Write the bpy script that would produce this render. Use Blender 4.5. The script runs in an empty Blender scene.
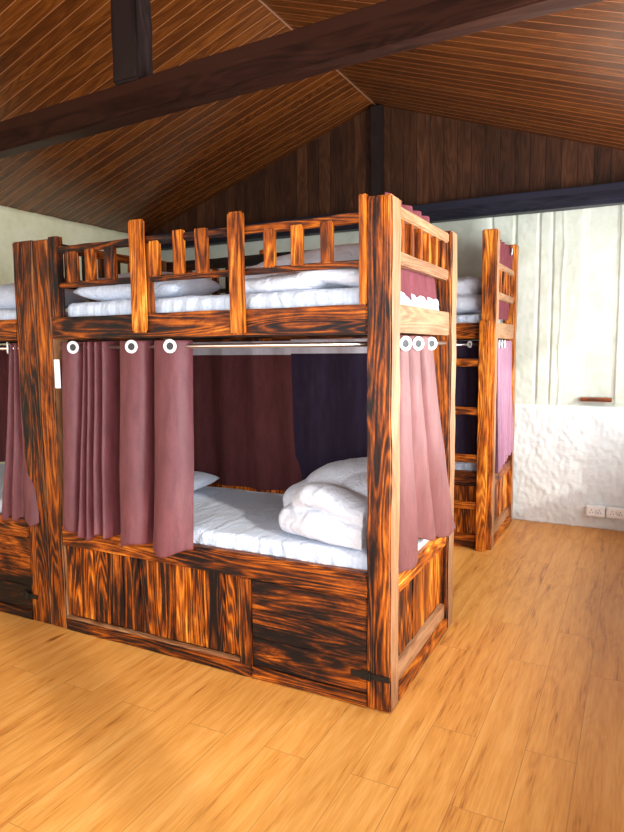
import bpy, bmesh, math, random
from mathutils import Vector, noise
random.seed(7)
S = bpy.context.scene
COL = S.collection
PI = math.pi

# ------------------------------------------------------------------ node helpers
class NT:
    def __init__(s, name):
        s.m = bpy.data.materials.new(name); s.m.use_nodes = True
        s.t = s.m.node_tree; s.t.nodes.clear()
        s.out = s.n('ShaderNodeOutputMaterial'); s.b = s.n('ShaderNodeBsdfPrincipled')
        s.t.links.new(s.b.outputs[0], s.out.inputs[0])
    def n(s, typ, **k):
        x = s.t.nodes.new(typ)
        for a, v in k.items(): setattr(x, a, v)
        return x
    def put(s, sock, v):
        if hasattr(v, 'is_output'): s.t.links.new(v, sock)
        else: sock.default_value = v
    def math(s, op, a, b=0.0, c=None, clamp=False):
        x = s.n('ShaderNodeMath', operation=op, use_clamp=clamp)
        s.put(x.inputs[0], a); s.put(x.inputs[1], b)
        if c is not None: s.put(x.inputs[2], c)
        return x.outputs[0]
    def vmath(s, op, a, b):
        x = s.n('ShaderNodeVectorMath', operation=op)
        s.put(x.inputs[0], a); s.put(x.inputs[1], b)
        return x.outputs[0]
    def noise(s, vec, scale, detail=3, rough=.55, dist=0):
        x = s.n('ShaderNodeTexNoise'); s.put(x.inputs['Vector'], vec)
        x.inputs['Scale'].default_value = scale; x.inputs['Detail'].default_value = detail
        x.inputs['Roughness'].default_value = rough; x.inputs['Distortion'].default_value = dist
        return x.outputs['Fac']
    def ramp(s, fac, stops, interp='LINEAR'):
        x = s.n('ShaderNodeValToRGB'); x.color_ramp.interpolation = interp
        e = x.color_ramp.elements
        while len(e) > 1: e.remove(e[-1])
        e[0].position = stops[0][0]; e[0].color = (*stops[0][1], 1)
        for p, c in stops[1:]:
            q = e.new(p); q.color = (*c, 1)
        s.put(x.inputs[0], fac); return x.outputs[0]
    def mix(s, fac, a, b, mode='MIX'):
        x = s.n('ShaderNodeMix', data_type='RGBA', blend_type=mode)
        s.put(x.inputs[0], fac); s.put(x.inputs[6], a); s.put(x.inputs[7], b)
        return x.outputs[2]
    def sep(s, v):
        x = s.n('ShaderNodeSeparateXYZ'); s.put(x.inputs[0], v); return x.outputs
    def comb(s, a, b, c):
        x = s.n('ShaderNodeCombineXYZ')
        for i, v in enumerate((a, b, c)): s.put(x.inputs[i], v)
        return x.outputs[0]
    def obj(s): return s.n('ShaderNodeTexCoord').outputs['Object']
    def rnd(s): return s.n('ShaderNodeObjectInfo').outputs['Random']
    def bump(s, h, strength=.3, dist=.01):
        x = s.n('ShaderNodeBump'); x.inputs['Strength'].default_value = strength
        x.inputs['Distance'].default_value = dist; s.put(x.inputs['Height'], h)
        s.t.links.new(x.outputs[0], s.b.inputs['Normal'])
    def fin(s, col, rough=.5, spec=.5):
        s.put(s.b.inputs['Base Color'], col); s.put(s.b.inputs['Roughness'], rough)
        s.b.inputs['Specular IOR Level'].default_value = spec
        return s.m

def c4(r, g, b): return (r, g, b, 1)

def burnt_wood(name, axis, light=.5, plank=None, stops=None, ringamp=.26, charamp=1.45):
    """torched and varnished pine, grain along the given axis of the object"""
    N = NT(name)
    o = N.obj(); r = N.rnd()
    off = N.comb(N.math('MULTIPLY', r, 37.0), N.math('MULTIPLY', r, 91.0), N.math('MULTIPLY', r, 53.0))
    p = N.vmath('ADD', o, off)
    if plank:                      # every plank of the panel takes another piece of the log
        ax = N.sep(o)['XYZ'.index(plank[0])]
        idx = N.math('FLOOR', N.math('DIVIDE', ax, plank[1]))
        wn = N.n('ShaderNodeTexWhiteNoise', noise_dimensions='1D'); N.put(wn.inputs['W'], idx); pr = wn.outputs['Value']
        p = N.vmath('ADD', p, N.comb(N.math('MULTIPLY', idx, 3.7), N.math('MULTIPLY', idx, 5.3), N.math('MULTIPLY', idx, 7.1)))
    ai = 'XYZ'.index(axis)
    def st(k, f):
        v = [1.0, 1.0, 1.0]; v[ai] = k
        return N.vmath('MULTIPLY', p, tuple(f * q for q in v))
    rings = N.noise(st(.085, 1), 9.0, 1.5, .5, .15)                    # growth rings: contour lines of a stretched field
    g = N.math('MULTIPLY_ADD', N.math('SINE', N.math('MULTIPLY', rings, 105.0)), .5, .5)
    g = N.math('POWER', g, 1.6)
    fine = N.noise(st(.035, 1), 150.0, 4, .7)
    char = N.noise(st(.30, 1), 5.5, 5, .72, .5)                       # where the torch went deep
    patch = N.noise(st(.10, 1), 34.0, 5, .75, .3)
    v = N.math('MULTIPLY_ADD', g, ringamp, N.math('MULTIPLY', fine, .66))
    v = N.math('ADD', v, N.math('MULTIPLY', patch, .80))
    v = N.math('ADD', v, N.math('MULTIPLY_ADD', char, charamp, -.44 - .5 * charamp - .42 + light * .66))
    v = N.math('ADD', v, N.math('MULTIPLY_ADD', r, .16, -.08))
    if plank: v = N.math('ADD', v, N.math('MULTIPLY_ADD', pr, .34, -.17))
    col = N.ramp(v, stops or [(0.0, (.006, .004, .004)), (.15, (.022, .008, .005)), (.30, (.10, .021, .004)),
                     (.46, (.27, .058, .005)), (.62, (.47, .118, .009)), (.80, (.68, .245, .024)), (1.0, (.84, .47, .11))])
    N.bump(N.math('ADD', N.math('MULTIPLY', g, .5), fine), .35, .003)
    return N.fin(col, N.math('MULTIPLY_ADD', fine, .25, .34), .22)

def pine_light(name, axis):
    """pale sanded pine"""
    return burnt_wood(name, axis, .98)

WX, WY, WZ = [burnt_wood('burnt_pine_' + a, a, .5) for a in 'XYZ']
LX, LY, LZ = [burnt_wood('toasted_pine_' + a, a, .74) for a in 'XYZ']
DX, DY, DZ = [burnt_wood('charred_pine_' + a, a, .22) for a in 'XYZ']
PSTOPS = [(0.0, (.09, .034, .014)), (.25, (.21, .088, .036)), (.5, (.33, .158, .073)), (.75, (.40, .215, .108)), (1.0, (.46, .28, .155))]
PX, PY, PZ = [burnt_wood('pale_sunlit_pine_' + a, a, .72, None, PSTOPS, .22, .9) for a in 'XYZ']  # pale pine; carries painted sunlight on the post sides and ledge
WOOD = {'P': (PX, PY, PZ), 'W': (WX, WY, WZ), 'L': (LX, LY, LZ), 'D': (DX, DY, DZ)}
PANEL_X = burnt_wood('plank_panel_x', 'Z', .68, ('X', .098), None, .34, 1.5)
PANEL_Y = burnt_wood('plank_panel_y', 'Z', .82, ('Y', .098), None, .28, 1.4)
DOOR_X = burnt_wood('cabinet_boards', 'X', .42, ('Z', .30), None, .16, 2.0)

def simple(name, col, rough=.5, metal=0, bump=None, spec=.5):
    N = NT(name)
    N.b.inputs['Metallic'].default_value = metal
    if bump: N.bump(N.noise(N.obj(), bump[0], 4), bump[1], bump[2])
    return N.fin(c4(*col), rough, spec)

def cloth_mat(name, c1, c2, sheen=.3, rough=.5, spec=.3):
    N = NT(name)
    o = N.obj()
    n = N.noise(N.vmath('MULTIPLY', o, (1, 1, .25)), 26.0, 4, .6)
    w = N.noise(N.vmath('MULTIPLY', o, (1, 1, .5)), 420.0, 2, .6)
    col = N.ramp(N.math('MULTIPLY_ADD', w, .5, N.math('MULTIPLY', n, .5)), [(.3, c1), (.68, c2)])
    N.b.inputs['Sheen Weight'].default_value = sheen
    N.b.inputs['Sheen Roughness'].default_value = .4
    N.bump(N.math('ADD', n, N.math('MULTIPLY', w, .3)), .35, .008)
    return N.fin(col, rough, spec)

MAROON = cloth_mat('maroon_curtain_cloth', (.085, .018, .024), (.19, .052, .058), .05, .45, .35)
LITM = cloth_mat('lit_maroon_curtain_cloth', (.115, .038, .036), (.21, .076, .070), .05, .5, .3)  # paler copy of the maroon cloth, light put into the colour
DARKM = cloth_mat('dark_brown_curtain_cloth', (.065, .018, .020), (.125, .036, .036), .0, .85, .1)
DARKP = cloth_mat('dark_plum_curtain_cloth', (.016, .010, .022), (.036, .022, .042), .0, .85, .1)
LILAC = cloth_mat('lilac_curtain_cloth', (.24, .10, .15), (.36, .17, .24))
UPPERM = cloth_mat('red_maroon_curtain_cloth', (.10, .018, .024), (.17, .036, .044), .0, .7, .2)
HEADER = cloth_mat('grey_header_tape', (.42, .38, .44), (.62, .58, .62))

def linen(name, stripes=True, tint=(.65, .71, .82)):
    N = NT(name); o = N.obj()
    base = c4(*tint)
    if stripes:
        x = N.sep(o)[0]
        s_ = N.math('SINE', N.math('MULTIPLY', x, 2 * PI / .026))
        f = N.math('MULTIPLY_ADD', s_, .5, .5)
        col = N.mix(N.math('MULTIPLY', f, .35), base, c4(.46, .54, .72))
    else: col = base
    N.bump(N.noise(N.vmath('MULTIPLY', o, (1, .45, 1.2)), 11.0, 4, .6, .9), .75, .03)
    N.b.inputs['Sheen Weight'].default_value = .2
    return N.fin(col, .75, .2)
SHEET = linen('white_striped_sheet')
DUVET = linen('white_duvet_cotton', False, (.67, .69, .77))
PILLOW = linen('white_pillow_cotton', True, (.62, .67, .77))
CHROME = simple('brushed_steel', (.75, .68, .58), .28, 1)
RING = simple('white_grommet', (.85, .86, .88), .25, 0)
IRON = simple('black_iron', (.018, .017, .016), .4, .6, (120, .3, .002))
PLASTIC = simple('white_socket_plastic', (.82, .80, .76), .35)
HOLE = simple('socket_hole', (.03, .03, .03), .6)
PAPER = simple('white_paper', (.85, .85, .85), .8)
SLATWOOD = simple('unseen_bed_base', (.12, .05, .02), .7)

def floor_mat():
    N = NT('oak_laminate'); o = N.obj(); s = N.sep(o)
    v = N.comb(s[1], s[0], 0.0)
    b = N.n('ShaderNodeTexBrick'); b.offset = .37; b.offset_frequency = 2
    N.put(b.inputs['Vector'], v)
    for k, val in (('Scale', 1.0), ('Mortar Size', .0016), ('Mortar Smooth', .2), ('Bias', 0.0), ('Brick Width', 1.2), ('Row Height', .192)):
        b.inputs[k].default_value = val
    b.inputs['Color1'].default_value = c4(0, 0, 0); b.inputs['Color2'].default_value = c4(1, 1, 1); b.inputs['Mortar'].default_value = c4(.5, .5, .5)
    rnd = N.sep(b.outputs['Color'])[0]
    p = N.vmath('ADD', o, N.comb(N.math('MULTIPLY', rnd, 13.0), N.math('MULTIPLY', rnd, 29.0), 0.0))
    q = N.vmath('MULTIPLY', p, (1, .13, 1))
    n1 = N.noise(q, 5.5, 2, .5, .2)
    g = N.math('MULTIPLY_ADD', N.math('SINE', N.math('MULTIPLY', n1, 95.0)), .5, .5)
    fine = N.noise(N.vmath('MULTIPLY', p, (1, .05, 1)), 130.0, 3, .6)
    streak = N.noise(N.vmath('MULTIPLY', p, (1, .075, 1)), 17.0, 4, .6, .4)
    knots = N.n('ShaderNodeTexVoronoi'); N.put(knots.inputs['Vector'], N.vmath('MULTIPLY', p, (1, .35, 1))); knots.inputs['Scale'].default_value = 3.1
    kd = N.math('ADD', knots.outputs['Distance'], N.math('MULTIPLY', streak, .12))
    kn = N.math('MULTIPLY', N.math('SUBTRACT', .145, kd), 9.0, clamp=True)
    v2 = N.math('MULTIPLY_ADD', g, .07, N.math('MULTIPLY', fine, .62))
    v2 = N.math('ADD', v2, N.math('MULTIPLY_ADD', rnd, .08, -.12))
    v2 = N.math('ADD', v2, N.math('MULTIPLY_ADD', streak, .9, -.18))
    v2 = N.math('SUBTRACT', v2, N.math('MULTIPLY', kn, .45))
    col = N.ramp(v2, [(.10, (.15, .042, .008)), (.28, (.37, .125, .022)), (.42, (.60, .245, .045)), (.62, (.70, .315, .07)), (.9, (.76, .40, .12))])
    col = N.mix(N.math('MULTIPLY', b.outputs['Fac'], .55), col, c4(.22, .08, .02))
    N.bump(N.math('SUBTRACT', N.math('MULTIPLY', fine, .3), b.outputs['Fac']), .25, .002)
    return N.fin(col, N.math('MULTIPLY_ADD', fine, .15, .38), .45)

def board_mat(name, board_axis, grain_axis, width, stops, line, rough=.45, gw=.02):
    N = NT(name); o = N.obj(); s = N.sep(o)
    a = s['XYZ'.index(board_axis)]
    u = N.math('DIVIDE', a, width); idx = N.math('FLOOR', u); fr = N.math('FRACT', u)
    edge = N.math('MINIMUM', fr, N.math('SUBTRACT', 1.0, fr))
    gap = N.math('LESS_THAN', edge, gw)
    p = N.vmath('ADD', o, N.comb(N.math('MULTIPLY', idx, 3.1), N.math('MULTIPLY', idx, 7.7), N.math('MULTIPLY', idx, 5.9)))
    sc = [1.0] * 3; sc['XYZ'.index(grain_axis)] = .14
    q = N.vmath('MULTIPLY', p, tuple(sc))
    g = N.math('MULTIPLY_ADD', N.math('SINE', N.math('MULTIPLY', N.noise(q, 6, 2, .5), 90.0)), .5, .5)
    big = N.noise(q, 14.0, 4, .65, .5)
    wn = N.n('ShaderNodeTexWhiteNoise', noise_dimensions='1D'); N.put(wn.inputs['W'], idx)
    v = N.math('MULTIPLY_ADD', g, .14, N.math('MULTIPLY', big, .7))
    v = N.math('ADD', v, N.math('MULTIPLY_ADD', wn.outputs['Value'], .22, -.08))
    col = N.mix(gap, N.ramp(v, stops), c4(*line))
    N.bump(N.math('SUBTRACT', 1.0, gap), .4, .004)
    return N.fin(col, rough, .5 if rough < .4 else .15)

def plaster_mat(name='rough_cream_plaster', a=(.47, .48, .38), b=(.55, .57, .48), c=(.61, .62, .55)):
    N = NT(name); o = N.obj()
    n = N.noise(o, 2.2, 4, .6)
    s = N.sep(o)
    z = s[2]
    n2 = N.noise(o, 9.0, 3, .6)
    col = N.ramp(N.math('MULTIPLY_ADD', n2, .5, N.math('MULTIPLY', n, .6)), [(.3, a), (.52, b), (.7, c)])
    if name == 'rough_cream_plaster': col = N.mix(N.math('MULTIPLY', N.math('LESS_THAN', z, 1.09), .8), col, c4(.70, .725, .73))
    h = N.math('ADD', N.noise(o, 30.0, 5, .62, .5), N.math('MULTIPLY', N.noise(N.vmath('MULTIPLY', o, (1, 1, 1.6)), 11.0, 3, .5), 1.6))
    h = N.math('MULTIPLY', h, N.math('MULTIPLY_ADD', N.math('LESS_THAN', z, 1.1), .72, .28))
    N.bump(h, .32, .016)
    return N.fin(col, .85, .2)

FLOOR = floor_mat()
CEIL = board_mat('ceiling_boards', 'Y', 'X', .105, [(.15, (.05, .013, .003)), (.42, (.085, .022, .004)), (.62, (.15, .042, .007)), (.85, (.25, .08, .017))], (.27, .10, .034), .27, .035)
GABLE = board_mat('gable_boards', 'X', 'Z', .13, [(.2, (.02, .008, .004)), (.5, (.055, .020, .009)), (.8, (.12, .045, .018))], (.008, .004, .003), .5)
PLASTER = plaster_mat()
YPLASTER = plaster_mat('yellowed_plaster', (.62, .58, .36), (.70, .68, .46), (.76, .74, .55))
def beam_mat(name, ax, c):
    return board_mat(name, 'Z' if ax != 'Z' else 'X', ax, 3.0, [(.2, tuple(k * .35 for k in c)), (.5, c), (.85, tuple(k * 2.6 for k in c))], c, .42)
BEAM_X = beam_mat('dark_beam', 'X', (.028, .009, .005))
BEAM_Z = beam_mat('dark_post', 'Z', (.018, .011, .010))
TIE = beam_mat('blue_black_beam', 'X', (.018, .017, .028))

# ------------------------------------------------------------------ mesh helpers
def add_box(bm, x0, x1, y0, y1, z0, z1, jit=0, seg=1, bev=0, axis=None):
    """box cut into seg slices along its long axis, with hand-hewn wobble"""
    lo = (x0, y0, z0); hi = (x1, y1, z1)
    d = [hi[i] - lo[i] for i in range(3)]
    a = axis if axis is not None else d.index(max(d))
    b, c = [(1, 2), (2, 0), (0, 1)][a]
    rings = []
    for k in range(seg + 1):
        t = k / seg; ring = []
        for (sb, sc) in ((0, 0), (1, 0), (1, 1), (0, 1)):
            co = [0, 0, 0]
            co[a] = lo[a] + d[a] * t
            co[b] = (hi if sb else lo)[b]; co[c] = (hi if sc else lo)[c]
            if jit:
                co[b] += random.uniform(-jit, jit); co[c] += random.uniform(-jit, jit)
            ring.append(bm.verts.new(co))
        rings.append(ring)
    fs = []
    for k in range(seg):
        for j in range(4):
            fs.append(bm.faces.new((rings[k][j], rings[k][(j + 1) % 4], rings[k + 1][(j + 1) % 4], rings[k + 1][j])))
    fs.append(bm.faces.new(rings[0][::-1])); fs.append(bm.faces.new(rings[-1]))
    bmesh.ops.recalc_face_normals(bm, faces=fs)
    if bev:
        es = set()
        for f in fs:
            for e in f.edges:
                if len(e.link_faces) == 2 and e.calc_face_angle(0) > .8: es.add(e)
        bmesh.ops.bevel(bm, geom=list(es), offset=bev, segments=2, affect='EDGES', clamp_overlap=True)

def link(name, bm, mat, parent=None, smooth=False, center=True):
    me = bpy.data.meshes.new(name)
    c = Vector((0, 0, 0))
    if center and len(bm.verts):
        xs = [v.co for v in bm.verts]
        c = Vector([(min(v[i] for v in xs) + max(v[i] for v in xs)) / 2 for i in range(3)])
        bmesh.ops.translate(bm, verts=bm.verts, vec=-c)
    bm.to_mesh(me); bm.free()
    if smooth:
        for p in me.polygons: p.use_smooth = True
    o = bpy.data.objects.new(name, me); COL.objects.link(o)
    o.location = c
    for m in (mat if isinstance(mat, (list, tuple)) else [mat]): me.materials.append(m)
    if parent is not None:
        o.parent = parent
        w = Vector((0, 0, 0)); q = parent
        chain = parent.get('_o')
        if chain: o.location = c - Vector(chain) * 0
    return o

def tag(o, label, cat, group=None, kind=None):
    o['label'] = label; o['category'] = cat
    if group: o['group'] = group
    if kind: o['kind'] = kind
    return o

def empty(name, loc, label, cat, group=None):
    o = bpy.data.objects.new(name, None); COL.objects.link(o)
    o.empty_display_size = .1; o.location = loc
    tag(o, label, cat, group); return o

def part(name, parent, box, wood='W', mat=None, jit=.0015, bev=.004, seg=None, axis=None, label=None):
    x0, x1, y0, y1, z0, z1 = box
    d = (x1 - x0, y1 - y0, z1 - z0); a = d.index(max(d)) if axis is None else axis
    bm = bmesh.new()
    add_box(bm, *box, jit=jit, seg=seg or max(1, int(d[a] / .13)), bev=bev, axis=a)
    o = link(name, bm, mat or WOOD[wood][a], parent)
    if label: o['label'] = label
    return o

def sub(o, child):
    """child mesh was built in the thing's space: move it into its part's space"""
    child.parent = o; child.location = child.location - o.location
    return child

def struct(o): o['kind'] = 'structure'; return o

def tube(bm, pts, r, n=12, cap=True):
    rings = []
    for i, p in enumerate(pts):
        p = Vector(p)
        t = (Vector(pts[min(i + 1, len(pts) - 1)]) - Vector(pts[max(i - 1, 0)])).normalized()
        up = Vector((0, 0, 1)) if abs(t.z) < .9 else Vector((1, 0, 0))
        a = t.cross(up).normalized(); b = t.cross(a)
        rings.append([bm.verts.new(p + (a * math.cos(2 * PI * k / n) + b * math.sin(2 * PI * k / n)) * r) for k in range(n)])
    for i in range(len(rings) - 1):
        for k in range(n):
            bm.faces.new((rings[i][k], rings[i][(k + 1) % n], rings[i + 1][(k + 1) % n], rings[i + 1][k]))
    if cap:
        bm.faces.new(rings[0][::-1]); bm.faces.new(rings[-1])

def torus(bm, c, nrm, R, r, n=28, m=8):
    nrm = Vector(nrm).normalized(); up = Vector((0, 0, 1))
    a = nrm.cross(up).normalized(); b = nrm.cross(a).normalized()
    g = []
    for i in range(n):
        th = 2 * PI * i / n; d = a * math.cos(th) + b * math.sin(th)
        g.append([bm.verts.new(Vector(c) + d * (R + r * math.cos(2 * PI * j / m)) + nrm * (r * .6 * math.sin(2 * PI * j / m))) for j in range(m)])
    for i in range(n):
        for j in range(m):
            bm.faces.new((g[i][j], g[(i + 1) % n][j], g[(i + 1) % n][(j + 1) % m], g[i][(j + 1) % m]))

def catmull(P, per=6):
    out = []
    for i in range(len(P) - 1):
        p0 = P[max(i - 1, 0)]; p1 = P[i]; p2 = P[i + 1]; p3 = P[min(i + 2, len(P) - 1)]
        for k in range(per):
            t = k / per
            out.append(tuple(.5 * ((2 * p1[j]) + (-p0[j] + p2[j]) * t + (2 * p0[j] - 5 * p1[j] + 4 * p2[j] - p3[j]) * t * t + (-p0[j] + 3 * p1[j] - 3 * p2[j] + p3[j]) * t ** 3) for j in range(2)))
    out.append(tuple(P[-1])); return out

def curtain(name, top, bot, along, plane, ztop, zbot, mat, label, group=None, rings=(), thick=.004, wrinkle=.004, zbot_fn=None, mid=None, header=None, ringr=.027, fold=1.0):
    """top/bot: profiles (s, d) with s along the rail and d out of it; along = 'x' or 'y'"""
    A = catmull(top); B = catmull(bot); n = len(A); assert len(B) == n, name
    rows = 44
    bm = bmesh.new(); grid = []
    seed = random.random() * 50
    for j in range(rows + 1):
        t = j / rows; row = []
        e = t ** 1.15
        for i in range(n):
            s = A[i][0] * (1 - e) + B[i][0] * e
            d = (A[i][1] * (1 - e) + B[i][1] * e) * fold
            zb = zbot_fn(i / (n - 1)) if zbot_fn else zbot
            z = ztop + (zb - ztop) * t
            w = noise.noise(Vector((s * 9 + seed, z * 2.2, seed))) * wrinkle * min(1, t * 5) * (1 + 2.2 * t * t)
            w2 = noise.noise(Vector((s * 22 + seed, z * 9, seed + 9))) * wrinkle * .5 * t
            s2 = noise.noise(Vector((z * 2.5, s * 3, seed + 3))) * wrinkle * 1.6 * t
            p = (s + s2, plane + d + w + w2) if along == 'x' else (plane + d + w + w2, s + s2)
            row.append(bm.verts.new((p[0], p[1], z)))
        grid.append(row)
    for j in range(rows):
        for i in range(n - 1):
            f = bm.faces.new((grid[j][i], grid[j][i + 1], grid[j + 1][i + 1], grid[j + 1][i]))
            if header and j < header: f.material_index = 1
    o = link(name, bm, [mat, HEADER] if header else mat, None, True)
    m = o.modifiers.new('thickness', 'SOLIDIFY'); m.thickness = thick; m.offset = 0
    m = o.modifiers.new('soft', 'SUBSURF'); m.levels = m.render_levels = 1
    tag(o, label, 'curtain', group)
    for (rx, ry, rz, nrm) in rings:
        rb = bmesh.new(); torus(rb, (rx, ry, rz), nrm, ringr, .0085)
        q = link('grommet', rb, [RING, HOLE], None, True)
        nv = Vector(nrm).normalized(); aa = nv.cross(Vector((0, 0, 1))).normalized(); bb = nv.cross(aa)
        hb = bmesh.new(); hb.from_mesh(q.data)
        fc = hb.faces.new([hb.verts.new((aa * math.cos(2 * PI * k / 20) + bb * math.sin(2 * PI * k / 20)) * ringr) for k in range(20)])
        fc.material_index = 1; fc.smooth = True; hb.to_mesh(q.data); hb.free(); sub(o, q)
    return o

def displaced(o, strength, scale):
    pass

def soft_body(name, lumps, mat, voxel=.014, smooth=6, wr=.006, wscale=9, label='', cat='', group=None, extra=None, folds=None):
    """bedding: overlapping padded lumps fused into one skin, then creased"""
    bm = bmesh.new()
    for (c, r, rot, pw) in lumps:
        res = bmesh.ops.create_icosphere(bm, subdivisions=4, radius=1)
        for v in res['verts']:
            p = v.co.copy()
            q = Vector([math.copysign(abs(k) ** pw, k) for k in p])     # boxier than an ellipsoid
            q = Vector((q.x * r[0], q.y * r[1], q.z * r[2]))
            q.rotate(__import__('mathutils').Euler(rot)); v.co = q + Vector(c)
    me = bpy.data.meshes.new(name); bm.to_mesh(me); bm.free()
    tmp = bpy.data.objects.new('tmp', me); COL.objects.link(tmp)
    m = tmp.modifiers.new('r', 'REMESH'); m.mode = 'VOXEL'; m.voxel_size = voxel
    m = tmp.modifiers.new('s', 'SMOOTH'); m.factor = .6; m.iterations = smooth
    dg = bpy.context.evaluated_depsgraph_get(); dg.update()
    nm = bpy.data.meshes.new_from_object(tmp.evaluated_get(dg))
    bpy.data.objects.remove(tmp)
    bm = bmesh.new(); bm.from_mesh(nm); bm.normal_update()
    sd = random.random() * 30
    for v in bm.verts:
        n = v.normal; p = v.co
        a = noise.noise(Vector((p.x * wscale, p.y * wscale * .45, p.z * wscale * 1.3 + sd)))
        b = noise.noise(Vector((p.x * wscale * 2.6, p.y * wscale * .8, p.z * wscale * 2.2 + sd)))
        ridge = 1 - abs(noise.noise(Vector((p.x * wscale * .9 + p.z * 3, p.y * wscale * .35, p.z * wscale * .5 + sd + 5)))) * 2
        v.co += n * (a * wr + b * wr * .5 + ridge * wr * .5)
        if folds: v.co = folds(v.co)
    o = link(name, bm, mat, None, True)
    m = o.modifiers.new('soft', 'SUBSURF'); m.levels = m.render_levels = 1
    tag(o, label, cat, group)
    return o

def mattress(x0, x1, y0, y1, z0, z1, label, group):
    """foam block in a fitted sheet: rounded section swept along x, gathered at the front edge"""
    bm = bmesh.new(); r = .035
    prof = []                                   # (y, z, side weight) around the section
    def arc(cy, cz, a0, n=7):
        for k in range(n + 1):
            a = a0 + k / n * PI / 2; prof.append((cy + r * math.cos(a), cz + r * math.sin(a)))
    arc(y0 + r, z0 + r, PI); 
    # counter-clockwise: bottom-left, bottom-right, top-right, top-left
    for k in range(1, 8): prof.append((y0 + r + (y1 - y0 - 2 * r) * k / 8, z0))
    arc(y1 - r, z0 + r, -PI / 2)
    for k in range(1, 4): prof.append((y1, z0 + r + (z1 - z0 - 2 * r) * k / 4))
    arc(y1 - r, z1 - r, 0)
    for k in range(1, 26): prof.append((y1 - r - (y1 - y0 - 2 * r) * k / 26, z1))
    arc(y0 + r, z1 - r, PI / 2)
    for k in range(1, 6): prof.append((y0, z1 - r - (z1 - z0 - 2 * r) * k / 6))
    n = int((x1 - x0) / .011); rings = []
    cy, cz = (y0 + y1) / 2, (z0 + z1) / 2
    for i in range(n + 1):
        x = x0 + (x1 - x0) * i / n
        e = min(x - x0, x1 - x); ins = r - math.sqrt(max(0, r * r - max(0, r - e) ** 2)) if e < r else 0
        ring = []
        for (y, z) in prof:
            yy = y + (ins if y < cy else -ins) * (1 if abs(y - cy) > (y1 - y0) / 2 - r - .001 else 0)
            zz = z - (ins if z > cz else -ins)
            top = max(0, (z - z0) / (z1 - z0))
            zz += noise.noise(Vector((x * 5, y * 3, 4))) * .006 * top + noise.noise(Vector((x * 14, y * 9, 8))) * .0022 * top
            wf = (1 - smooth(.0, .05, y - y0)) * (1 - .8 * smooth(z1 - .03, z1, z))
            yy += wf * (.004 * math.sin(x * 75 + 5 * noise.noise(Vector((x * 6, 1, z * 4)))) + .006 * noise.noise(Vector((x * 28, 2, z * 5))))
            ring.append(bm.verts.new((x, yy, zz)))
        rings.append(ring)
    m = len(prof)
    for i in range(n):
        for k in range(m):
            bm.faces.new((rings[i][k], rings[i][(k + 1) % m], rings[i + 1][(k + 1) % m], rings[i + 1][k]))
    bm.faces.new(rings[0][::-1]); bm.faces.new(rings[-1])
    bmesh.ops.remove_doubles(bm, verts=bm.verts, dist=.0004)
    bmesh.ops.recalc_face_normals(bm, faces=bm.faces[:])
    o = link('mattress', bm, SHEET, None, True)
    tag(o, label, 'mattress', group); return o

def pillow(c, size, rot, label, group=None):
    bm = bmesh.new(); n = 28
    sx, sy, sz = size
    top = {}; bot = {}
    for i in range(n + 1):
        for j in range(n + 1):
            u = -1 + 2 * i / n; v = -1 + 2 * j / n
            edge = max(abs(u), abs(v))
            h = ((1 - abs(u) ** 2.6) * (1 - abs(v) ** 2.6)) ** .42
            pinch = 1 - .07 * (1 - abs(v)) * abs(u) ** 3
            pinch2 = 1 - .07 * (1 - abs(u)) * abs(v) ** 3
            wr = noise.noise(Vector((u * 3, v * 3, c[0]))) * .10 + noise.noise(Vector((u * 8, v * 8, c[0]))) * .03
            x = u * sx / 2 * pinch; y = v * sy / 2 * pinch2
            top[i, j] = bm.verts.new((x, y, sz / 2 * h * (1 + wr)))
            bot[i, j] = top[i, j] if edge > .9999 else bm.verts.new((x, y, -sz / 2 * h * .8))
    for i in range(n):
        for j in range(n):
            bm.faces.new((top[i, j], top[i + 1, j], top[i + 1, j + 1], top[i, j + 1]))
            try: bm.faces.new((bot[i, j], bot[i, j + 1], bot[i + 1, j + 1], bot[i + 1, j]))
            except ValueError: pass
    o = link('pillow', bm, PILLOW, None, True, center=False)
    o.location = c; o.rotation_euler = rot
    tag(o, label, 'pillow', group); return o

# ------------------------------------------------------------------ the room
XL, XR, YB, YF = -4.55, 1.66, 3.62, -3.7
RX, RZ, SL = -1.457, 3.97, .336
def zc(x): return RZ - SL * abs(x - RX)

bm = bmesh.new(); add_box(bm, XL - .2, XR + .2, YF - .2, YB + .2, -.12, 0)
struct(link('floor', bm, FLOOR, center=False))

def slab(name, pts, thick, mat, rot_y, origin):
    pass
# ceiling slopes: built flat and tilted so the boards run up the slope
for sgn, xe in ((-1, XL - .15), (1, XR + .15)):
    run = abs(xe - RX); ang = math.atan(SL); ln = run / math.cos(ang)
    bm = bmesh.new()
    add_box(bm, 0 if sgn > 0 else -ln, ln if sgn > 0 else 0, YF - .2, YB + .2, 0, .06)
    o = link('ceiling', bm, CEIL, center=False)
    o.location = (RX, 0, RZ); o.rotation_euler = (0, ang * sgn, 0); struct(o)
# thin ridge moulding
bm = bmesh.new(); tube(bm, [(RX, YF, RZ - .006), (RX, YB, RZ - .004)], .006, 8)
struct(link('trim_1', bm, simple('ridge_bead', (.22, .10, .05), .5), center=False))

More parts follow.
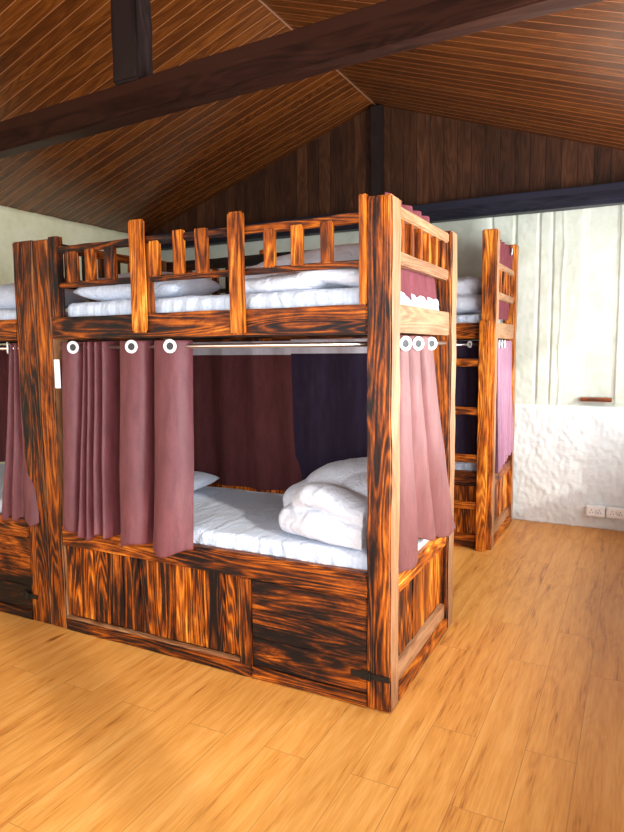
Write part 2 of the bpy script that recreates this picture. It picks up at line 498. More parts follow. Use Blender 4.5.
# back wall: ribbed sheet under plaster above a thicker rough plinth
def wall_grid(name, u0, u1, z0, z1, du, dz, fn, place, fine=None):
    bm = bmesh.new(); nz = int((z1 - z0) / dz); g = []
    us = [u0]
    while us[-1] < u1: us.append(us[-1] + (du if not (fine and fine[0] < us[-1] < fine[1]) else .006))
    nu = len(us) - 1
    for j in range(nz + 1):
        row = []
        for i in range(nu + 1):
            u = us[i]; z = z0 + (z1 - z0) * j / nz
            row.append(bm.verts.new(place(u, fn(u, z), z)))
        g.append(row)
    for j in range(nz):
        for i in range(nu):
            bm.faces.new((g[j][i], g[j][i + 1], g[j + 1][i + 1], g[j + 1][i]))
    return bm
def smooth(a, b, x):
    t = max(0, min(1, (x - a) / (b - a))); return t * t * (3 - 2 * t)
RIBS = [(.085, .022), (.20, .02), (.47, .035), (.735, .035), (.98, .03), (1.25, .03), (-.12, .03), (-.33, .03), (-.6, .03), (-.9, .03), (-1.2, .03)]
def back_depth(x, z):
    d = noise.noise(Vector((x * 3, z * 3, 1))) * .012 + noise.noise(Vector((x * 9, z * 9, 2))) * (.007 if z < 1.08 else .003)
    d += noise.noise(Vector((x * 26, z * 20, 3))) * .0035 * (1.6 if z < 1.08 else .8)
    ledge = 1 - smooth(1.07, 1.13, z)
    d -= ledge * .05
    if z > 1.05:
        u = 1 - ledge
        for (rx, w) in RIBS:
            wob = rx + noise.noise(Vector((z * .8, rx * 10, 7))) * .007
            d += u * (.014 * smooth(wob - w, wob - .006, x) * (1 - smooth(wob, wob + .018, x)))
        d += u * .022 * smooth(.465, .50, x) * (1 - smooth(.70, .735, x))       # recess over the wooden sill
        cr = .29 + noise.noise(Vector((z * 2.2, 3, 3))) * .03
        d -= u * .007 * math.exp(-((x - cr) / .012) ** 2)
    return -abs(0) + d
bm = wall_grid('w', XL, XR, 0, 3.0, .04, .015, lambda x, z: back_depth(x, z), lambda u, d, z: (u, YB + d, z), (-.35, 1.3))
o = struct(link('wall_back', bm, PLASTER, None, True, center=False))
m = o.modifiers.new('thickness', 'SOLIDIFY'); m.thickness = .12; m.offset = -1
bm = bmesh.new()     # boarded gable over the tie beam
v = [bm.verts.new(p) for p in ((XL, 0, 2.86), (XR, 0, 2.86), (XR, 0, zc(XR) + .02), (RX, 0, RZ + .02), (XL, 0, zc(XL) + .02))]
f = bm.faces.new(v); r = bmesh.ops.extrude_face_region(bm, geom=[f])
bmesh.ops.translate(bm, verts=[e for e in r['geom'] if isinstance(e, bmesh.types.BMVert)], vec=(0, .06, 0))
bmesh.ops.recalc_face_normals(bm, faces=bm.faces[:])
o = struct(link('trim_2', bm, GABLE, center=False)); o.location.y = YB - .065

def left_depth(y, z): return noise.noise(Vector((y * 3, z * 3, 5))) * .014 + noise.noise(Vector((y * 10, z * 10, 6))) * .008
bm = wall_grid('w', YF, YB, 0, zc(XL) + .04, .05, .05, left_depth, lambda u, d, z: (XL - d, u, z))
o = struct(link('wall_left', bm, YPLASTER, None, True, center=False))
m = o.modifiers.new('thickness', 'SOLIDIFY'); m.thickness = .12; m.offset = 1

# right and front walls carry the windows the daylight comes through (outside the frame)
def pierced_wall(name, place, u0, u1, top, holes, mat):
    bm = bmesh.new()
    us = sorted({u0, u1} | {h[0] for h in holes} | {h[1] for h in holes})
    for a, b in zip(us, us[1:]):
        hs = [h for h in holes if h[0] <= a + 1e-6 and h[1] >= b - 1e-6]
        spans = [(0, top)] if not hs else [(0, hs[0][2]), (hs[0][3], top)]
        for z0, z1 in spans:
            add_box(bm, *place(a, b), z0, z1)
    return struct(link(name, bm, mat, center=False))
RW = [(-3.3, -2.12, .85, 2.35), (-1.92, .15, .85, 2.35), (.35, 1.75, .85, 2.35), (1.95, 3.05, .85, 2.35)]
pierced_wall('wall_right', lambda a, b: (XR, XR + .14, a, b), YF, YB, zc(XR) + .03, RW, PLASTER)
FW = [(-3.9, -2.5, .7, 2.4), (-2.2, -.8, .7, 2.4), (-.5, 1.1, .7, 2.4)]
pierced_wall('wall_front', lambda a, b: (a, b, YF - .14, YF), XL, XR, 4.0, FW, PLASTER)
k = 0
for place, hs in ((lambda a, b, t: (XR + .03, XR + .03 + t, a, b), RW), (lambda a, b, t: (a, b, YF - .03 - t, YF - .03), FW)):
    for h in hs:
        k += 1; bm = bmesh.new()
        add_box(bm, *place(h[0], h[1], .05), h[2], h[2] + .05); add_box(bm, *place(h[0], h[1], .05), h[3] - .05, h[3])
        add_box(bm, *place(h[0], h[0] + .05, .05), h[2], h[3]); add_box(bm, *place(h[1] - .05, h[1], .05), h[2], h[3])
        struct(link('window_%d' % k, bm, LZ))

# roof timbers, each slightly out of square as in the photo
def timber(name, p0, p1, sec, mat, jit=.004):
    """p0,p1 = front top edge ends; sec=(depth, height)"""
    p0 = Vector(p0); p1 = Vector(p1); L = (p1 - p0).length
    bm = bmesh.new(); add_box(bm, 0, L, 0, sec[0], -sec[1], 0, jit=jit, seg=14, bev=.008, axis=0)
    o = link(name, bm, mat, center=False); o.location = p0
    o.rotation_euler = (0, 0, math.atan2(p1.y - p0.y, p1.x - p0.x)); return struct(o)
timber('trim_3', (-4.5, .305, 2.985), (1.62, -.145, 2.985), (.11, .165), BEAM_X)        # tie beam over the near bunk
timber('trim_4', (-4.5, 3.42, 2.955), (1.62, 3.42, 2.985), (.13, .165), TIE)            # tie beam against the gable
o = part('trim_5', None, (-1.55, -1.375, .07, .20, 2.985, 3.93), mat=BEAM_Z, jit=.004, bev=.012); struct(o)
o = part('trim_6', None, (-1.475, -1.365, 3.46, 3.55, 2.95, 3.93), mat=BEAM_Z, jit=.003); struct(o)

# wooden sill in the wall recess, and the twin sockets
o = part('wooden_sill', None, (.475, .728, 3.545, 3.64, 1.135, 1.168), 'L', jit=.003)
tag(o, 'small brown wooden sill at the foot of the recess in the cream plaster wall', 'sill')
for i, (x0, lab) in enumerate(((.556, 'white double power socket on the plaster wall, the one nearer the bunks'), (.722, 'white double power socket on the plaster wall, cut by the right edge of the photo'))):
    t = empty('power_socket', (x0 + .078, 3.53, .165), lab, 'socket', 'sockets low on the plaster wall')
    bm = bmesh.new(); add_box(bm, -.078, .078, -.022, .03, -.048, .048, bev=.006)
    link('back_box', bm, PLASTIC, t)
    bm = bmesh.new(); add_box(bm, -.068, .068, -.028, -.018, -.04, .04, bev=.003); fp = link('face_plate', bm, PLASTIC, t)
    for sx in (-.032, .034):
        for dx, dz in ((0, .014), (-.010, -.008), (.010, -.008)):
            hb = bmesh.new(); add_box(hb, sx + dx - .003, sx + dx + .003, -.0292, -.026, dz - .004, dz + .004); sub(fp, link('pin_hole', hb, HOLE, None))
        if sx < 0:
            hb = bmesh.new(); add_box(hb, .0, .012, -.031, -.027, -.012, .014, bev=.002); sub(fp, link('switch', hb, PLASTIC, None))

# ------------------------------------------------------------------ bunk beds
def panel(parent, name, along, s0, s1, d0, d1, z0, z1, mat, n, vertical=True):
    """boards side by side with open joints, one panel"""
    bm = bmesh.new()
    if vertical:
        w = (s1 - s0) / n; a = s0
        for i in range(n):
            b = s0 + w * (i + 1) + (random.uniform(-.012, .012) if i < n - 1 else 0)
            o1 = random.uniform(0, .009)
            if along == 'x': add_box(bm, a + .002, b - .002, d0 + o1, d1, z0, z1, jit=.0008, seg=3, bev=.004, axis=2)
            else: add_box(bm, d0, d1 - o1, a + .0015, b - .0015, z0, z1, jit=.0008, seg=3, bev=.0025, axis=2)
            a = b
    else:
        h = (z1 - z0) / n
        for i in range(n):
            add_box(bm, s0, s1, d0 + random.uniform(0, .003), d1, z0 + h * i + .001, z0 + h * (i + 1) - .001, jit=.0008, seg=4, bev=.0025, axis=0)
    return link(name, bm, mat, parent)

def rod(parent, p0, p1, r=.011):
    bm = bmesh.new(); tube(bm, [p0, p1], r, 12)
    return link('curtain_rod', bm, CHROME, parent, True)

def hinge(door, x0, x1, y, z, flip=False):
    bm = bmesh.new()
    add_box(bm, x0, x1, y - .006, y, z - .014, z + .014, bev=.002)
    tube(bm, [((x0 + x1) / 2, y - .008, z - .02), ((x0 + x1) / 2, y - .008, z + .02)], .007, 8)
    s = -1 if not flip else 1
    add_box(bm, (x0 + x1) / 2 + (s * .045 if s < 0 else 0), (x0 + x1) / 2 + (0 if s < 0 else s * .045), y - .005, y, z - .024, z + .024, bev=.002)
    for dx in (-.03, .03):
        bmesh.ops.create_uvsphere(bm, u_segments=8, v_segments=6, radius=.005, matrix=__import__('mathutils').Matrix.Translation(((x0 + x1) / 2 + dx, y - .007, z)))
    q = link('hinge', bm, IRON, None); sub(door, q); q['label'] = 'black iron hinge'
    return q

def end_frame(t, x0, x1, W, pw, zt, zm, side, base_mat=PANEL_Y, wood='L', fine=False):
    """boards and guard between a front and a back post; side = +1 right end, -1 left end"""
    y0, y1 = pw, W - pw
    xo = x1 if side > 0 else x0                      # outer face
    def bx(dep, th): return (xo - dep - th, xo - dep) if side > 0 else (xo + dep, xo + dep + th)
    a, b = bx(.012, .035)
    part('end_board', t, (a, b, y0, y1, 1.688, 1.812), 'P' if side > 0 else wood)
    part('end_board', t, (a, b, y0, y1, .505, .60), wood)
    a, b = bx(.018, .04)
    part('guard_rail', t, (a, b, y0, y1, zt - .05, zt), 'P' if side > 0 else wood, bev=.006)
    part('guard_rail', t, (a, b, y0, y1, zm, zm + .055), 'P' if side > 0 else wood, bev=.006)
    n = 6
    for i in range(n):
        yc = y0 + (y1 - y0) * (i + .75) / (n + .4)
        a, b = bx(.022, .035)
        part('slat', t, (a, b, yc - .017, yc + .017, zm + .055, zt - .05), wood, bev=.003)
    a, b = bx(.035, .02)
    panel(t, 'base_panel', 'y', y0, y1, a, b, .16, .505, base_mat, 8)
    a, b = bx(.0, .055)
    part('kickboard', t, (a, b, y0, y1, .0, .07), wood)
    a, b = bx(.02, .03)
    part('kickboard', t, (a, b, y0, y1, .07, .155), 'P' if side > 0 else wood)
    a, b = bx(.035, .0)
    rod(t, (a, y0 - .02, 1.645), (a, y1 + .02, 1.645))

def bunk(loc, label, group, x0, x1, W, H, pwx=.113, pwy=.115, hz=(0, 0, 0, 0), zt=2.234, zm=1.985, wl=None, guards='full', front='mixed', ends=(1, 1), woods='W'):
    t = empty('bunk_bed', loc, label, 'bunk bed', group)
    wl = wl or pwx
    # posts
    for (a, b, yy, dz) in ((x1 - pwx, x1, 0, hz[0]), (x0, x0 + wl, 0, hz[1]), (x1 - pwx, x1, W - pwy, hz[2]), (x0, x0 + wl, W - pwy, hz[3])):
        po = part('post', t, (a, b, yy, yy + pwy, 0, H + dz), woods, jit=.003, bev=.007)
        po.data.materials.append(PZ)              # right-hand side of every post: paler pine, sunlight painted in
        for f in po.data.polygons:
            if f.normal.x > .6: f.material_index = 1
    xa, xb = x0 + wl, x1 - pwx
    part('side_board', t, (xa, xb, .004, .045, 1.688, 1.808), 'W', jit=.002, bev=.006)
    part('side_board', t, (xa, xb, -.002, .045, .508, .628), 'W', jit=.002, bev=.006)
    part('side_board', t, (xa, xb, W - .05, W - .01, 1.688, 1.808), 'D')
    part('side_board', t, (xa, xb, W - .05, W - .01, .48, .628), 'D')
    for z in (1.70, .54):                     # boards that carry the mattresses
        part('bed_base', t, (xa, xb, .05, W - .055, z, z + .03), mat=SLATWOOD)
    panel(t, 'back_panel', 'x', xa, xb, W - .04, W - .02, .03, .48, PANEL_X, 16)
    rod(t, (xa - .02, .060, 1.640), (xb + .02, .060, 1.640))
    rod(t, (xa - .02, W - .075, 1.650), (xb + .02, W - .075, 1.650))
    if ends[1]: end_frame(t, x0, x1, W, pwy, zt, zm, 1)
    if ends[0]: end_frame(t, x0, x1, W, pwy, zt, zm, -1, wood='W')
    return t, xa, xb

# --- near bunk, the subject
t, xa, xb = bunk((0, 0, 0), 'dark burnt-pine bunk bed nearest the camera, with bedding on both decks', 'bunk beds', -2.117, 0, 1.07, 2.25, hz=(0.0, -.015, 0, -.02), wl=.117)
near = t
# base: vertical boards, divider, cabinet door of wide boards
panel(t, 'base_panel', 'x', xa, -.792, .014, .04, .085, .508, PANEL_X, 11)
part('kickboard', t, (xa, -.728, -.002, .05, 0, .070), 'W', jit=.003)
part('lit_ledge_strip', t, (xa + .002, -.795, -.004, .022, .071, .084), 'P', jit=.001, bev=.002)  # pale strip painting the light on the kickboard's top edge
part('kickboard', t, (-.725, xb, -.001, .045, 0, .06), 'W', jit=.003)
part('divider', t, (-.79, -.727, .0, .045, .0, .506), 'W')
door = panel(t, 'cabinet_door', 'x', -.722, xb - .003, .006, .036, .064, .503, DOOR_X, 3, vertical=False)
hinge(door, -.19, -.002, -.001, .158)
# front guard
part('guard_rail', t, (xa, xb, .006, .040, 2.152, 2.190), 'W', jit=.003, bev=.006)
part('guard_rail', t, (xa, xb, .006, .040, 1.965, 1.996), 'W', jit=.002, bev=.006)
part('guard_post', t, (-1.395, -1.305, -.030, .004, 1.712, 2.272), 'L', jit=.003, bev=.009)
part('guard_post', t, (-.795, -.715, -.030, .004, 1.690, 2.250), 'L', jit=.003, bev=.009)
part('guard_post', t, (xb - .034, xb, -.004, .036, 1.808, 2.262), 'L', jit=.001)
part('guard_post', t, (xa, xa + .072, .0, .045, 1.808, 2.245), 'D', jit=.002)
part('guard_post', t, (-1.345, -1.285, .006, .036, 1.808, 2.155), 'L', jit=.002)
for a, b, hi in ((-1.862, -1.785, 2.155), (-1.722, -1.66, 2.16), (-1.585, -1.515, 2.16), (-1.285, -1.225, 2.165), (-1.132, -1.073, 2.205), (-1.0, -.93, 2.20), (-.615, -.563, 2.165), (-.475, -.418, 2.168), (-.328, -.272, 2.17)):
    part('slat', t, (a, b, -.006, .024, 1.99, hi - .002), 'L' if a > -1.3 else 'W', jit=.002, bev=.004)
# back guard, in the dark pine
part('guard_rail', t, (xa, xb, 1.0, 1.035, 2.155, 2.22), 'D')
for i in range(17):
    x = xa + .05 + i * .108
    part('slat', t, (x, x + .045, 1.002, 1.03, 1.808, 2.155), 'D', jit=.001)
# small paper tag pinned on the left post
o = part('paper_tag', None, (-2.004 + .0, -1.962, -.008, -.0045, 1.425, 1.585), mat=PAPER, jit=0, bev=0)
tag(o, 'small white paper strip pinned beside the left post of the near bunk', 'paper tag')
o.location = (-1.965, -.0065, 1.495)

# --- bunk left of it, cut by the frame
t, xa3, xb3 = bunk((-2.12, 0, 0), 'dark bunk bed cut by the left edge, only its wide right post showing whole', 'bunk beds', -2.25, -.002, 1.07, 2.24, pwx=.165, ends=(1, 0))
panel(t, 'base_panel', 'x', xa3, -.95, .014, .04, .085, .508, PANEL_X, 9)
part('kickboard', t, (xa3, xb3, -.002, .045, 0, .06), 'D', jit=.003)
door = panel(t, 'cabinet_door', 'x', -.94, xb3 - .003, .006, .036, .064, .503, DOOR_X, 3, vertical=False)
hinge(door, -.27, -.11, -.001, .155)
part('guard_rail', t, (xa3, -1.1, .006, .040, 2.152, 2.190), 'W')
for i in range(7): part('slat', t, (xa3 + .1 + i * .13, xa3 + .155 + i * .13, .0, .03, 1.808, 2.155), 'W')

# --- far bunk against the plaster wall, with ladder
t, xa2, xb2 = bunk((-.070, 2.53, 0), 'taller orange bunk bed with a ladder standing against the plaster wall', 'bunk beds', -2.12, 0, .97, 2.515, pwx=.113, pwy=.10, zt=2.285, zm=2.0, woods='L')
panel(t, 'base_panel', 'x', xa2, xb2, .014, .04, .11, .508, PANEL_X, 18)
part('kickboard', t, (xa2, xb2, -.002, .05, 0, .11), 'W')
lad = part('ladder', t, (-.112, -.040, -.062, -.006, 0, 1.822), 'L', jit=.003)
lb = bmesh.new(); add_box(lb, -.56, -.50, -.062, -.006, 0, 1.822, jit=.003, seg=12, bev=.005); sub(lad, link('stile', lb, LZ, None))
for z in (.36, .74, 1.12, 1.50):
    rb = bmesh.new(); add_box(rb, -.50, -.112, -.052, -.016, z - .03, z + .03, jit=.002, seg=4, bev=.005); sub(lad, link('rung', rb, LX, None))
part('guard_rail', t, (xa2, -1.0, .006, .04, 2.19, 2.235), 'D'); part('guard_rail', t, (xa2, -1.0, .006, .04, 1.99, 2.02), 'D')
for i in range(8): part('slat', t, (xa2 + .08 + i * .115, xa2 + .13 + i * .115, .0, .03, 1.81, 2.19), 'D')

# --- the bunk beyond, seen between the near bunk's rails
t, xa4, xb4 = bunk((-2.20, 2.53, 0), 'dark bunk bed in the far left corner, glimpsed through the near guard rails', 'bunk beds', -2.12, 0, .97, 2.30, pwx=.113, pwy=.10, zt=2.235, zm=2.0, ends=(0, 0), woods='D')
panel(t, 'base_panel', 'x', xa4, xb4, .014, .04, .11, .508, PANEL_X, 18)
part('guard_rail', t, (xa4, xb4, .006, .04, 2.15, 2.19), 'D'); part('guard_rail', t, (xa4, xb4, .006, .04, 1.97, 2.0), 'D')
for i in range(14): part('slat', t, (xa4 + .08 + i * .13, xa4 + .135 + i * .13, .0, .03, 1.81, 2.15), 'D')

# ------------------------------------------------------------------ bedding
MG = 'mattresses under white striped sheets'
mattress(xa + .0, xb + .08, .055, .98, .572, .695, 'white sheeted mattress on the lower deck of the near bunk', MG)
mattress(xa + .045, xb + .05, .055, .98, 1.732, 1.890, 'white sheeted mattress on the upper deck of the near bunk', MG)
mattress(-4.10, -2.30, .055, .98, .572, .695, 'white sheeted mattress on the lower deck of the bunk at the left edge', MG)
mattress(-4.10, -2.30, .055, .98, 1.732, 1.870, 'white sheeted mattress on the upper deck of the bunk at the left edge', MG)
mattress(-2.06, -.19, 2.59, 3.42, 1.732, 1.880, 'white sheeted mattress on the upper deck of the far bunk with the ladder', MG)
mattress(-2.06, -.19, 2.59, 3.42, .572, .700, 'white sheeted mattress on the lower deck of the far bunk with the ladder', MG)
mattress(-4.20, -2.33, 2.59, 3.42, 1.732, 1.880, 'white sheeted mattress on the upper deck of the dark bunk in the far corner', MG)
PG = 'white pillows'
pillow((-1.58, .33, 1.965), (.72, .44, .19), (.10, .02, .03), 'white pillow at the left end of the near upper deck', PG)
pillow((-1.78, .66, .765), (.56, .42, .14), (0, -.03, .10), 'white pillow on the near lower deck, its corner peeping out past the curtain', PG)
pillow((-2.60, .36, 1.955), (.62, .44, .20), (.1, .05, 0), 'white pillow on the upper deck at the left edge of the photo', PG)
DG = 'white duvets'
# lower deck: quilt folded over itself, open end to the front left
def sweep(path, ry, rz, n=16, pw=.85):
    """overlapping lumps along a path, rounded at its ends"""
    out = []; P = [Vector(q) for q in path]
    for a, b in zip(P, P[1:]):
        for k in range(n):
            out.append((tuple(a.lerp(b, k / n)), (.07, ry, rz), (0, 0, 0), pw))
    out.append((tuple(P[-1]), (.07, ry, rz), (0, 0, 0), pw)); return out
def keep_in(p):
    if p.x > -.17: p.x = -.17 + (p.x + .17) * .15
    if p.y < .07: p.y = .07 + (p.y - .07) * .3
    return p
soft_body('duvet',
    sweep([(-.60, .26, .770), (-.45, .20, .772), (-.30, .18, .765), (-.17, .18, .755)], .13, .070) +
    sweep([(-.545, .27, .865), (-.485, .23, .905), (-.40, .215, .905), (-.30, .21, .875), (-.17, .20, .835)], .115, .056, pw=.95) + [
    ((-.50, .50, .800), (.27, .23, .120), (0, .05, .1), .8),
    ((-.38, .62, .860), (.33, .27, .165), (0, -.10, .1), .82),
    ((-.62, .60, .800), (.13, .22, .095), (0, 0, .1), .85),
    ((-.24, .47, .885), (.20, .20, .11), (.1, .04, 0), .85),
], DUVET, voxel=.0085, smooth=3, wr=.005, wscale=9, label='white duvet folded in a thick heap on the near lower deck', cat='duvet', group=DG, folds=keep_in)
# upper deck: flatter spread with a raised heap at the back
soft_body('duvet',
    sweep([(-.80, .20, 1.925), (-.62, .19, 1.925), (-.45, .16, 1.93)], .10, .042) +
    sweep([(-.52, .17, 1.93), (-.395, .14, 1.96), (-.33, .15, 1.955), (-.19, .17, 1.935)], .08, .038) + [
    ((-.52, .32, 1.945), (.30, .17, .050), (0, 0, 0), .8),
    ((-.40, .15, 1.965), (.045, .06, .035), (0, .3, 0), 1),
    ((-.66, .70, 2.02), (.47, .24, .135), (0, -.05, 0), .8),
    ((-.48, .72, 2.06), (.36, .22, .115), (0, -.02, 0), .8),
    ((-1.02, .68, 1.99), (.20, .20, .11), (0, -.1, 0), .9),
], DUVET, voxel=.0085, smooth=3, wr=.005, wscale=9, label='white duvet spread and rumpled on the near upper deck behind the guard slats', cat='duvet', group=DG, folds=keep_in)
# far bunk: folded quilt in a double roll at the ladder end
soft_body('duvet', [
    ((-.46, 2.86, 1.975), (.27, .20, .085), (0, 0, 0), .75),
    ((-.48, 2.88, 2.115), (.27, .19, .080), (0, -.05, 0), .8),
    ((-.55, 3.05, 2.03), (.30, .22, .13), (0, 0, 0), .8),
], DUVET, voxel=.013, smooth=4, label='white duvet folded in two rolls on the far upper deck above the ladder', cat='duvet', group=DG)
soft_body('duvet', [
    ((-.50, 2.86, .76), (.27, .20, .07), (0, 0, 0), .75), ((-.42, 2.83, .80), (.16, .16, .07), (0, .2, 0), .85)],
    DUVET, voxel=.015, smooth=4, label='white bedding on the far lower deck glimpsed between the ladder rungs', cat='duvet', group=DG)

# ------------------------------------------------------------------ curtains
CG = 'maroon eyelet curtains'
def zig(spec): return [tuple(p) for p in spec]
# near bunk, front left: broad folds at both sides and a pinched bunch between
F = .038
top = [(-1.900, .03), (-1.895, -.02), (-1.86, -.035), (-1.79, -.03), (-1.765, .03), (-1.755, .055), (-1.735, -.02), (-1.715, .04), (-1.69, -.03), (-1.665, .045),
       (-1.64, -.03), (-1.615, .045), (-1.585, -.03), (-1.560, .02), (-1.550, .13), (-1.500, .14), (-1.475, .03), (-1.455, -.03), (-1.40, -.045), (-1.33, -.045), (-1.285, -.02),
       (-1.278, .11), (-1.240, .115), (-1.232, -.01), (-1.20, -.04), (-1.14, -.045), (-1.08, -.035), (-1.045, .0), (-1.04, .03)]
bot = [(-1.895, .02), (-1.885, -.04), (-1.85, -.07), (-1.80, -.06), (-1.785, -.01), (-1.76, -.055), (-1.735, -.075), (-1.71, -.02), (-1.68, -.075), (-1.655, -.02),
       (-1.62, -.08), (-1.585, -.03), (-1.555, -.08), (-1.525, .01), (-1.515, .05), (-1.475, .05), (-1.455, -.05), (-1.42, -.09), (-1.37, -.10), (-1.32, -.085), (-1.285, -.04),
       (-1.27, .05), (-1.235, .05), (-1.215, -.06), (-1.185, -.085), (-1.135, -.095), (-1.08, -.08), (-1.04, -.05), (-1.01, -.02)]
top = [(a - .065, b) for a, b in top]; bot = [(a - .035, b - .04) for a, b in bot]
curtain('curtain', top, bot, 'x', .060, 1.672, .612, MAROON, 'maroon eyelet curtain gathered at the left of the near lower deck', CG,
        rings=[(-1.845, .002, 1.641, (-.3, 1, 0)), (-1.415, -.010, 1.641, (-.3, 1, 0)), (-1.165, -.008, 1.641, (-.3, 1, 0)), (-1.52, .11, 1.643, (.8, .6, 0))],
        zbot_fn=lambda u: .612 + .018 * math.sin(u * 19) + .012 * math.sin(u * 41), fold=1.3)
# near bunk back curtains
def wavy(s0, s1, n, amp, ph=0, jit=.01):
    rs = random.Random(int(abs(s0 * 1000)) + n)
    return [(s0 + (s1 - s0) * i / n + (rs.uniform(-jit, jit) if 0 < i < n else 0), amp * math.sin(i * PI * .5 + ph) * rs.uniform(.5, 1.1)) for i in range(n + 1)]
a = wavy(-1.95, -.975, 16, .016); b = wavy(-1.95, -.93, 16, .022)
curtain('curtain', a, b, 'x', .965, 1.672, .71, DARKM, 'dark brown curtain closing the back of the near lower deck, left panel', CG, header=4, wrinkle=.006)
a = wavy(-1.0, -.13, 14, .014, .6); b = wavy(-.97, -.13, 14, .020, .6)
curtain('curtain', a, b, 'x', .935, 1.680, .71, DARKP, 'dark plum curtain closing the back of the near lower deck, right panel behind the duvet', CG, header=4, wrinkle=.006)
# near bunk right end, maroon cloth with the window light painted in as a paler tone
top = [(.125, -.02), (.145, .012), (.18, .018), (.225, .012), (.25, -.028), (.275, -.03), (.30, .008), (.345, .018), (.39, .010), (.415, -.028), (.44, -.03), (.465, .008), (.52, .018), (.58, .014), (.635, .004), (.665, -.02)]
bot = [(.125, .0), (.15, .035), (.20, .05), (.27, .055), (.33, .02), (.37, .0), (.43, .03), (.49, .05), (.56, .045), (.62, .01), (.68, .0), (.745, .035), (.82, .05), (.90, .05), (.98, .04), (1.045, .02)]
curtain('curtain', top, bot, 'y', -.018, 1.678, .6, LITM, 'maroon eyelet curtain coloured as sunlit, hanging over the right end of the near bunk', CG,
        rings=[(.010, .150, 1.641, (.8, -.6, 0)), (.012, .325, 1.641, (.8, -.6, 0)), (.012, .54, 1.641, (.8, -.6, 0))],
        zbot_fn=lambda u: .60 + .085 * smooth(.12, .3, u) - .10 * smooth(.3, 1.0, u) + .012 * math.sin(u * 23), wrinkle=.007, ringr=.025)
# upper end curtain: hangs inside the guard, top looped over a line
top = [(.14, 0), (.20, .015), (.26, -.02), (.33, .01), (.40, -.02), (.47, .015), (.54, -.02), (.61, .015), (.68, -.02), (.74, .012), (.80, 0)]
bot = [(.14, .02), (.20, -.01), (.27, .03), (.34, -.01), (.42, .03), (.50, -.01), (.57, .03), (.64, -.01), (.72, .03), (.79, -.01), (.86, .03)]
curtain('curtain', top, bot, 'y', -.085, 2.295, 1.86, UPPERM, 'short maroon curtain inside the end guard of the near upper deck', CG,
        zbot_fn=lambda u: 1.862 - .02 * math.sin(u * 17))
# left bunk front curtain
top = [(-2.405, .03), (-2.395, -.02), (-2.375, .03), (-2.355, -.02), (-2.335, .03), (-2.318, -.02), (-2.300, .03), (-2.285, .01)]
bot = [(-2.515, -.02), (-2.475, -.075), (-2.43, -.02), (-2.385, -.08), (-2.345, -.03), (-2.275, -.075), (-2.215, -.085), (-2.178, -.055)]
curtain('curtain', top, bot, 'x', .052, 1.672, .61, MAROON, 'narrow bunched maroon curtain by the wide post at the left edge', CG,
        rings=[(-2.41, .03, 1.643, (.6, .8, 0))], zbot_fn=lambda u: .61 + .01 * math.sin(u * 20))
# far bunk: right end lower and upper, and the dark front one
a = [(2.66 + i * .045, .018 * (-1) ** i) for i in range(15)]; b = [(2.65 + i * .046, .028 * (-1) ** i + .02) for i in range(15)]
curtain('curtain', a, b, 'y', -.095, 1.672, .66, LILAC, 'mauve eyelet curtain on the lower end of the far ladder bunk', CG,
        rings=[(-.072, 2.70, 1.643, (1, .1, 0)), (-.072, 2.82, 1.643, (1, .1, 0)), (-.072, 2.94, 1.643, (1, .1, 0))], zbot_fn=lambda u: .60 + .08 * u)
a = [(2.66 + i * .07, .024 * (-1) ** i + .035) for i in range(11)]; b = [(2.66 + i * .07, .02 * (-1) ** i) for i in range(11)]
curtain('curtain', a, b, 'y', -.150, 2.47, 1.86, UPPERM, 'maroon curtain standing above the end guard of the far upper deck', CG,
        zbot_fn=lambda u: 1.86 + .01 * math.sin(u * 30), rings=[(-.085, 3.22, 2.43, (1, .4, 0))])
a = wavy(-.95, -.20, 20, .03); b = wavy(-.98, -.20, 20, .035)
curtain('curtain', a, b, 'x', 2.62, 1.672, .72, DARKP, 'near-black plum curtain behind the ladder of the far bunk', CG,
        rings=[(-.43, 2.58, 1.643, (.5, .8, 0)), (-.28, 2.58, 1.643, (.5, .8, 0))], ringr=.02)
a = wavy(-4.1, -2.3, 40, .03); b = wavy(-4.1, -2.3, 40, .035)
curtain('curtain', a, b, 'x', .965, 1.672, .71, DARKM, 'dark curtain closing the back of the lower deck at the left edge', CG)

# ------------------------------------------------------------------ light
W = bpy.data.worlds.new('World'); S.world = W; W.use_nodes = True
bg = W.node_tree.nodes['Background']; bg.inputs[0].default_value = (.84, .92, 1.0, 1); bg.inputs[1].default_value = 1.0

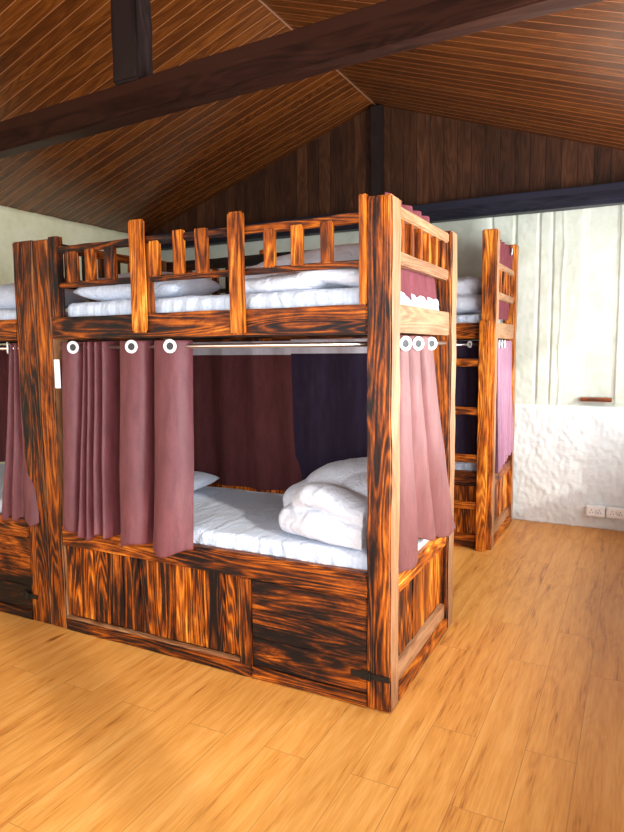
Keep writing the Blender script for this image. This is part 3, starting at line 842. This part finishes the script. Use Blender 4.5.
def area(name, loc, rot, sx, sy, power, col):
    l = bpy.data.lights.new(name, 'AREA'); l.shape = 'RECTANGLE'; l.size = sx; l.size_y = sy; l.energy = power; l.color = col
    o = bpy.data.objects.new(name, l); COL.objects.link(o); o.location = loc; o.rotation_euler = rot; return o
for i, h in enumerate(RW):
    area('window_fill', (XR + .12, (h[0] + h[1]) / 2, (h[2] + h[3]) / 2), (0, PI / 2 + .55, 0), h[3] - h[2], h[1] - h[0], 72 * (h[1] - h[0]), (.93, .97, 1.0))  # lamps at the unseen right windows, tilted up to brighten the ceiling
for i, h in enumerate(FW):
    area('window_fill', ((h[0] + h[1]) / 2, YF - .12, (h[2] + h[3]) / 2), (PI / 2, 0, 0), h[1] - h[0], h[3] - h[2], (20, 28, 44)[i] * (h[1] - h[0]), (.95, .98, 1.0))  # fill lamps added behind the camera to brighten the bunk fronts
sl = bpy.data.lights.new('sun', 'SUN'); sl.energy = 2.1; sl.angle = math.radians(2.2); sl.color = (1.0, .95, .86)
so = bpy.data.objects.new('sun', sl); COL.objects.link(so)
d = Vector((-2.47, 1.23, -2.76 * math.tan(math.radians(23)))).normalized()
so.rotation_euler = d.to_track_quat('-Z', 'Y').to_euler(); so.location = (6, -5, 4)

# ------------------------------------------------------------------ camera
cam = bpy.data.cameras.new('camera'); co = bpy.data.objects.new('camera', cam); COL.objects.link(co)
F_, CX, CY, CZ, YAW, PIT, ROL = 640.98, .9242, -2.5549, 1.6251, -.4710, -.1057, -.0096
fw = Vector((math.sin(YAW) * math.cos(PIT), math.cos(YAW) * math.cos(PIT), math.sin(PIT)))
rt = Vector((math.cos(YAW), -math.sin(YAW), 0)); up = rt.cross(fw)
r2 = rt * math.cos(ROL) + up * math.sin(ROL); u2 = -rt * math.sin(ROL) + up * math.cos(ROL)
from mathutils import Matrix
M = Matrix((r2, u2, -fw)).transposed().to_4x4(); M.translation = (CX, CY, CZ)
co.matrix_world = M
cam.sensor_fit = 'VERTICAL'; cam.sensor_height = 36; cam.lens = F_ / 832 * 36
cam.clip_start = .05
S.camera = co
S.view_settings.view_transform = 'Standard'; S.view_settings.look = 'None'
S.view_settings.gamma = 1; S.view_settings.use_curve_mapping = False
S.view_settings.exposure = .06
